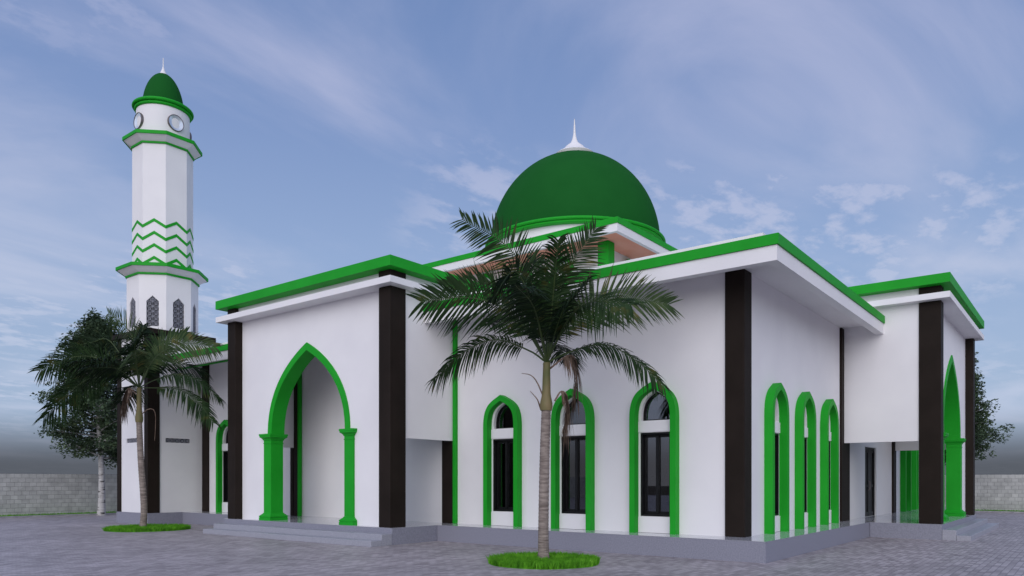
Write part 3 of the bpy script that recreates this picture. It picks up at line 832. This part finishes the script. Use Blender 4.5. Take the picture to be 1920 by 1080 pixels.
# ------------------------------------------------------------------ sky and light
EXPO = .5
SUN_EL, SUN_AZ = 24, 209      # azimuth counter-clockwise from +X, direction towards the sun
w = bpy.data.worlds.new('World'); scene.world = w; w.use_nodes = True
nt = w.node_tree; nt.nodes.clear()
out = nt.nodes.new('ShaderNodeOutputWorld'); bg = nt.nodes.new('ShaderNodeBackground')
nt.links.new(bg.outputs[0], out.inputs[0])
sky = nt.nodes.new('ShaderNodeTexSky'); sky.sky_type = 'NISHITA'; sky.sun_disc = False
sky.sun_elevation = R(SUN_EL); sky.sun_rotation = R(90 - SUN_AZ); sky.air_density = 1.0; sky.dust_density = 1.6; sky.ozone_density = 2.0
bg.inputs['Strength'].default_value = .08
tc = nt.nodes.new('ShaderNodeTexCoord'); sp = nt.nodes.new('ShaderNodeSeparateXYZ'); nt.links.new(tc.outputs['Generated'], sp.inputs[0])
def math_(op, a, b=None, clamp=False):
    n = nt.nodes.new('ShaderNodeMath'); n.operation = op; n.use_clamp = clamp
    for i, v in enumerate((a, b)):
        if v is None: continue
        if isinstance(v, (int, float)): n.inputs[i].default_value = v
        else: nt.links.new(v, n.inputs[i])
    return n.outputs[0]
def maprange(v, a, b, c, d, smooth=True):
    n = nt.nodes.new('ShaderNodeMapRange'); n.interpolation_type = 'SMOOTHSTEP' if smooth else 'LINEAR'
    nt.links.new(v, n.inputs['Value'])
    for k, q in zip(('From Min','From Max','To Min','To Max'), (a,b,c,d)): n.inputs[k].default_value = q
    return n.outputs[0]
def mixc(f, a, b_, mode='MIX'):
    n = nt.nodes.new('ShaderNodeMix'); n.data_type = 'RGBA'; n.blend_type = mode
    if isinstance(f, (int, float)): n.inputs[0].default_value = f
    else: nt.links.new(f, n.inputs[0])
    for k, v in ((6, a), (7, b_)):
        if isinstance(v, tuple): n.inputs[k].default_value = (*v, 1)
        else: nt.links.new(v, n.inputs[k])
    return n.outputs[2]
z = math_('MAXIMUM', sp.outputs[2], 0.0)
S = 1/.08/2**EXPO
# thin air colour: nishita blended with the pale blue-violet of the photographed evening sky
grad = nt.nodes.new('ShaderNodeValToRGB'); nt.links.new(z, grad.inputs[0])
e = grad.color_ramp.elements
def k(c): return tuple(v*S for v in c) + (1,)
e[0].position = 0; e[0].color = (.345,.44,.62,1); e[1].position = 1.0; e[1].color = (.10,.16,.38,1)
for p, c in ((.14,(.36,.465,.67)), (.28,(.305,.415,.66)), (.42,(.225,.325,.59)), (.6,(.15,.245,.50))):
    q = e.new(p); q.color = (*c, 1)
gr = nt.nodes.new('ShaderNodeVectorMath'); gr.operation = 'SCALE'; nt.links.new(grad.outputs[0], gr.inputs[0]); gr.inputs['Scale'].default_value = S
base = mixc(.85, sky.outputs[0], gr.outputs[0])
# cloud layer on a flat plane overhead
zz = math_('ADD', z, .12)
cx_ = math_('DIVIDE', sp.outputs[0], zz); cy_ = math_('DIVIDE', sp.outputs[1], zz)
cv = nt.nodes.new('ShaderNodeCombineXYZ'); nt.links.new(cx_, cv.inputs[0]); nt.links.new(cy_, cv.inputs[1])
mp = nt.nodes.new('ShaderNodeMapping'); mp.inputs['Rotation'].default_value = (0,0,R(20)); mp.inputs['Scale'].default_value = (.8, 1.15, 1); mp.inputs['Location'].default_value = (9.3, 3.1, 0)
nt.links.new(cv.outputs[0], mp.inputs[0])
n1 = nt.nodes.new('ShaderNodeTexNoise'); n1.inputs['Scale'].default_value = .9; n1.inputs['Detail'].default_value = 9; n1.inputs['Roughness'].default_value = .54; n1.inputs['Distortion'].default_value = .7
nt.links.new(mp.outputs[0], n1.inputs['Vector'])
c1 = maprange(n1.outputs['Fac'], .46, .72, 0, .85)
n2 = nt.nodes.new('ShaderNodeTexNoise'); n2.inputs['Scale'].default_value = 8; n2.inputs['Detail'].default_value = 6; n2.inputs['Roughness'].default_value = .6
nt.links.new(mp.outputs[0], n2.inputs['Vector'])
n3 = nt.nodes.new('ShaderNodeTexNoise'); n3.inputs['Scale'].default_value = .55; n3.inputs['Detail'].default_value = 2
mp3 = nt.nodes.new('ShaderNodeMapping'); mp3.inputs['Location'].default_value = (7.3, 2.2, 0); nt.links.new(cv.outputs[0], mp3.inputs[0]); nt.links.new(mp3.outputs[0], n3.inputs['Vector'])
c2 = math_('MULTIPLY', maprange(n2.outputs['Fac'], .44, .64, 0, .75), maprange(n3.outputs['Fac'], .46, .56, 0, 1))
cm = math_('MAXIMUM', c1, c2)
ccol = mixc(maprange(z, .1, .5, 0, 1), tuple(v*S for v in (.52,.59,.76)), tuple(v*S for v in (.45,.49,.70)))
skyc = mixc(cm, base, ccol)
# dusky haze bank low over the horizon
hz = maprange(z, .014, .088, 1, 0)
skyc = mixc(math_('MULTIPLY', hz, .96), skyc, tuple(v*S for v in (.092,.101,.120)))
# glow added round the sun direction, behind the camera, to brighten the walls
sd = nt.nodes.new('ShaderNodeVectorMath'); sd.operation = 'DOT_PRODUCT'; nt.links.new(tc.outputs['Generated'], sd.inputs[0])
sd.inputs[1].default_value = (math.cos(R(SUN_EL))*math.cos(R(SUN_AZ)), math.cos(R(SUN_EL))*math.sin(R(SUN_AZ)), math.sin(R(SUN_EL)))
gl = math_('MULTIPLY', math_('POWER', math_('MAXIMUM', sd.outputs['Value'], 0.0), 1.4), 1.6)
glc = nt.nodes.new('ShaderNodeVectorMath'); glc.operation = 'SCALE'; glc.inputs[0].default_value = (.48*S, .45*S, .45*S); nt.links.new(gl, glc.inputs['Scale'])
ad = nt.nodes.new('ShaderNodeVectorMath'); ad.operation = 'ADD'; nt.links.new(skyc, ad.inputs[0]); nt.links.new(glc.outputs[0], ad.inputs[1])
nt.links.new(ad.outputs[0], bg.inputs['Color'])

sl = bpy.data.lights.new('sun', 'SUN'); sl.energy = .66; sl.angle = R(50); sl.color = (1.0, .965, .93)
so = bpy.data.objects.new('sun', sl); COL.objects.link(so)
dirv = Vector((math.cos(R(SUN_EL))*math.cos(R(SUN_AZ)), math.cos(R(SUN_EL))*math.sin(R(SUN_AZ)), math.sin(R(SUN_EL))))
so.rotation_euler = (-dirv).to_track_quat('-Z', 'Y').to_euler()

# ------------------------------------------------------------------ camera
cd = bpy.data.cameras.new('camera'); cam = bpy.data.objects.new('camera', cd); COL.objects.link(cam)
cd.sensor_width = 36; cd.lens = 36*F_/1920; cd.shift_y = .1875; cd.clip_end = 1500; cd.clip_start = .1
cam.location = (0, 0, HC); cam.rotation_euler = (PI/2, 0, math.atan2(-FWD.x, FWD.y))
scene.camera = cam
scene.view_settings.view_transform = 'Standard'; scene.view_settings.look = 'None'
scene.view_settings.exposure = EXPO; scene.view_settings.gamma = 1
scene.cycles.max_bounces = 8; scene.cycles.diffuse_bounces = 4; scene.cycles.glossy_bounces = 4; scene.cycles.transparent_max_bounces = 12
